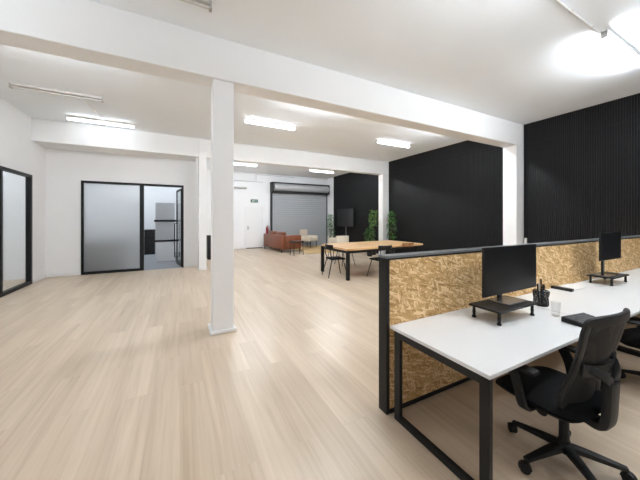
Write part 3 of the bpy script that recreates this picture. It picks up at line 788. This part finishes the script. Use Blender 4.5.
tv = thing('television', 'large dark television on a floor stand by the far black slat wall', 'television', (8.0, 12.57, 0))
b = B(); box(b, -.02, .03, -.84, .84, 1.19, 2.15, .008); obj('housing', b, 'black', tv)
b = B(); box(b, -.0235, -.019, -.825, .825, 1.21, 2.135); obj('screen', b, 'tvscreen', tv)
b = B(); box(b, .03, .08, -.04, .04, .06, 1.7, .005); obj('post', b, 'stand', tv)
b = B(); box(b, -.25, .14, -.35, .35, .02, .06, .01); obj('foot', b, 'black', tv)
for y in (-.32, .32):
    b = B(); cyl(b, (-.2, y, .021), (-.2, y, 0), .02); obj('caster', b, 'black', tv)

def plant(name, label, loc, h0, h1, rad, nl, leafmat, seed, stems=4, lsize=.16, potr=.19, poth=.36):
    t = thing(name, label, 'plant', loc)
    b = B(); lathe(b, (0, 0, 0), [(potr*.75, 0), (potr*.8, .01), (potr, poth-.02), (potr, poth), (potr-.02, poth), (potr-.03, poth-.04)], 24); obj('pot', b, 'pot', t, True)
    b = B(); lathe(b, (0, 0, 0), [(potr-.035, poth-.06), (potr-.032, poth-.045), (.01, poth-.035)], 20); obj('soil', b, 'soil', t)
    R = random.Random(seed); b = B(); tips = []
    for i in range(stems):
        a = 2*PI*i/stems+R.uniform(-.4, .4); q = rad*R.uniform(.2, .55) if stems > 1 else rad*.12
        pts = spline([(0.02*math.cos(a), .02*math.sin(a), poth-.05), (q*.4*math.cos(a), q*.4*math.sin(a), (poth+h0)/2), (q*math.cos(a), q*math.sin(a), h1-.12-R.uniform(0, .2*(h1-h0)))], 6)
        sweep(b, pts, [.014-.010*j/(len(pts)-1) for j in range(len(pts))], n=7); tips.append(pts)
    obj('stem', b, 'bark', t, True)
    b = B()
    for i in range(nl):
        z = R.uniform(h0, h1); f_ = (z-h0)/(h1-h0); rr = rad*(.45+.55*math.sin(PI*min(1, .2+.75*f_)))*math.sqrt(R.random())
        a = R.uniform(0, 2*PI); c_ = Vector((rr*math.cos(a), rr*math.sin(a), z))
        az = a+R.uniform(-.9, .9); el = R.uniform(-.5, .7); d_ = Vector((math.cos(az)*math.cos(el), math.sin(az)*math.cos(el), math.sin(el)))
        sd = d_.cross(Vector((0, 0, 1))).normalized(); up = sd.cross(d_); L_ = lsize*R.uniform(.7, 1.25); w_ = L_*.23
        prev = None
        for j in range(5):
            u = j/4; wd = w_*math.sin(PI*(.08+.9*u))+.001; cen = c_+d_*L_*u-up*(.35*L_*u*u)
            cur = (b.verts.new(cen-sd*wd+up*wd*.3), b.verts.new(cen), b.verts.new(cen+sd*wd+up*wd*.3))
            if prev:
                b.faces.new((prev[0], prev[1], cur[1], cur[0])); b.faces.new((prev[1], prev[2], cur[2], cur[1]))
            prev = cur
    obj('foliage', b, leafmat, t, True)
plant('potted_plant', 'bushy green plant in a black pot at the far wall corner left of the television', (7.76, 13.76, 0), .50, 1.86, .20, 330, 'leaf', 1, 4, .12, .16, .34)
plant('potted_tree', 'tall thin leafy plant just left of the far white pilaster', (7.74, 9.80, 0), 1.28, 2.0, .19, 200, 'leaf2', 2, 3, .12, .14, .34)
plant('potted_plant', 'short green plant at the foot of the tall one left of the far pilaster', (7.30, 9.50, 0), .45, 1.22, .20, 200, 'leaf', 3, 4, .12, .14, .34)
plant('potted_tree', 'leafy plant just right of the far white pilaster, against the black slats', (7.84, 8.76, 0), .80, 1.93, .17, 240, 'leaf', 4, 3, .12, .15, .34)

# ------------------------------------------------------------------ beyond the column and inside the office
cb_ = thing('cabinet', 'black cabinet seen in the gap between the two white columns', 'cabinet', (1.32, 11.75, 0))
b = B(); box(b, -.36, .36, -.2, .2, .04, .95, .006); obj('body', b, 'black', cb_)
for x in (-.18, .18):
    b = B(); box(b, x-.172, x+.172, -.218, -.201, .06, .93, .004); dr = obj('door', b, 'black', cb_)
    b = B(); box(b, x-.01 + (.13 if x < 0 else -.13), x+.01+(.13 if x < 0 else -.13), -.235, -.218, .5, .65, .003); obj('handle', b, 'steel', dr)
b = B(); box(b, -.34, .34, -.18, .18, 0, .04); obj('plinth', b, 'black', cb_)

sh = thing('storage_unit', 'tall white unit with two black shelf lines seen through the open office door', 'storage unit', (-.50, 12.0, 0))
b = B(); box(b, -.32, .32, -.05, .05, 1.57, 2.22, .004); obj('grey_panel', b, 'whiteboard', sh)['label'] = 'light grey upper panel'
b = B(); box(b, -.32, .32, -.05, .05, .82, 1.50, .004); obj('panel', b, 'whiteboard', sh)
b = B(); box(b, -.32, .32, -.05, .25, 0, .74, .004); obj('base_cabinet', b, 'wall', sh)
for z in (1.50, .74):
    b = B(); box(b, -.36, .40 if z > 1 else .46, -.10, .05, z, z+.07, .004); obj('shelf', b, 'black', sh)
dw = thing('drawer_unit', 'black drawer tower against the back wall of the glazed office', 'drawers', (-1.22, 14.72, 0))
b = B(); box(b, -.2, .2, -.24, .24, 0, 1.12, .006); obj('body', b, 'black', dw)
for i in range(3):
    z = .06+i*.36
    b = B(); box(b, -.19, .19, -.262, -.241, z, z+.31, .004); dr = obj('drawer', b, 'blackgloss', dw)
    b = B(); box(b, -.26, .1, -.29, -.262, z+.25, z+.28, .004); obj('pull', b, 'black', dr)
sb = thing('sideboard', 'dark low cabinet blurred behind the frosted glass panel', 'cabinet', (-2.3, 11.0, 0))
b = B(); box(b, -.75, .75, -.3, .3, .05, .95, .01); obj('body', b, 'black', sb)
b = B(); box(b, -.72, .72, -.28, .28, 0, .05); obj('plinth', b, 'black', sb)
b = B(); box(b, -.78, .78, -.33, .33, .95, .98, .004); obj('top', b, 'cap', sb)

# ------------------------------------------------------------------ world, camera, view
w = bpy.data.worlds.new('world'); SC.world = w; w.use_nodes = True
w.node_tree.nodes['Background'].inputs[0].default_value = (.8, .85, .9, 1); w.node_tree.nodes['Background'].inputs[1].default_value = .15
cam = bpy.data.cameras.new('camera'); co = bpy.data.objects.new('camera', cam); COL.objects.link(co)
co.location = (0, 0, 1.6); co.rotation_euler = (PI/2, 0, -math.radians(27.1946))
cam.sensor_width = 36; cam.lens = 272.72/640*36; cam.shift_y = -(240-219.14)/640; cam.clip_start = .05
SC.camera = co
vs_ = SC.view_settings
vs_.view_transform = 'Standard'; vs_.look = 'None'; vs_.gamma = 1; vs_.use_curve_mapping = False
vs_.exposure = 1.76
SC.cycles.max_bounces = 12; SC.cycles.diffuse_bounces = 8; SC.cycles.transparent_max_bounces = 16
SC.cycles.sample_clamp_indirect = 6
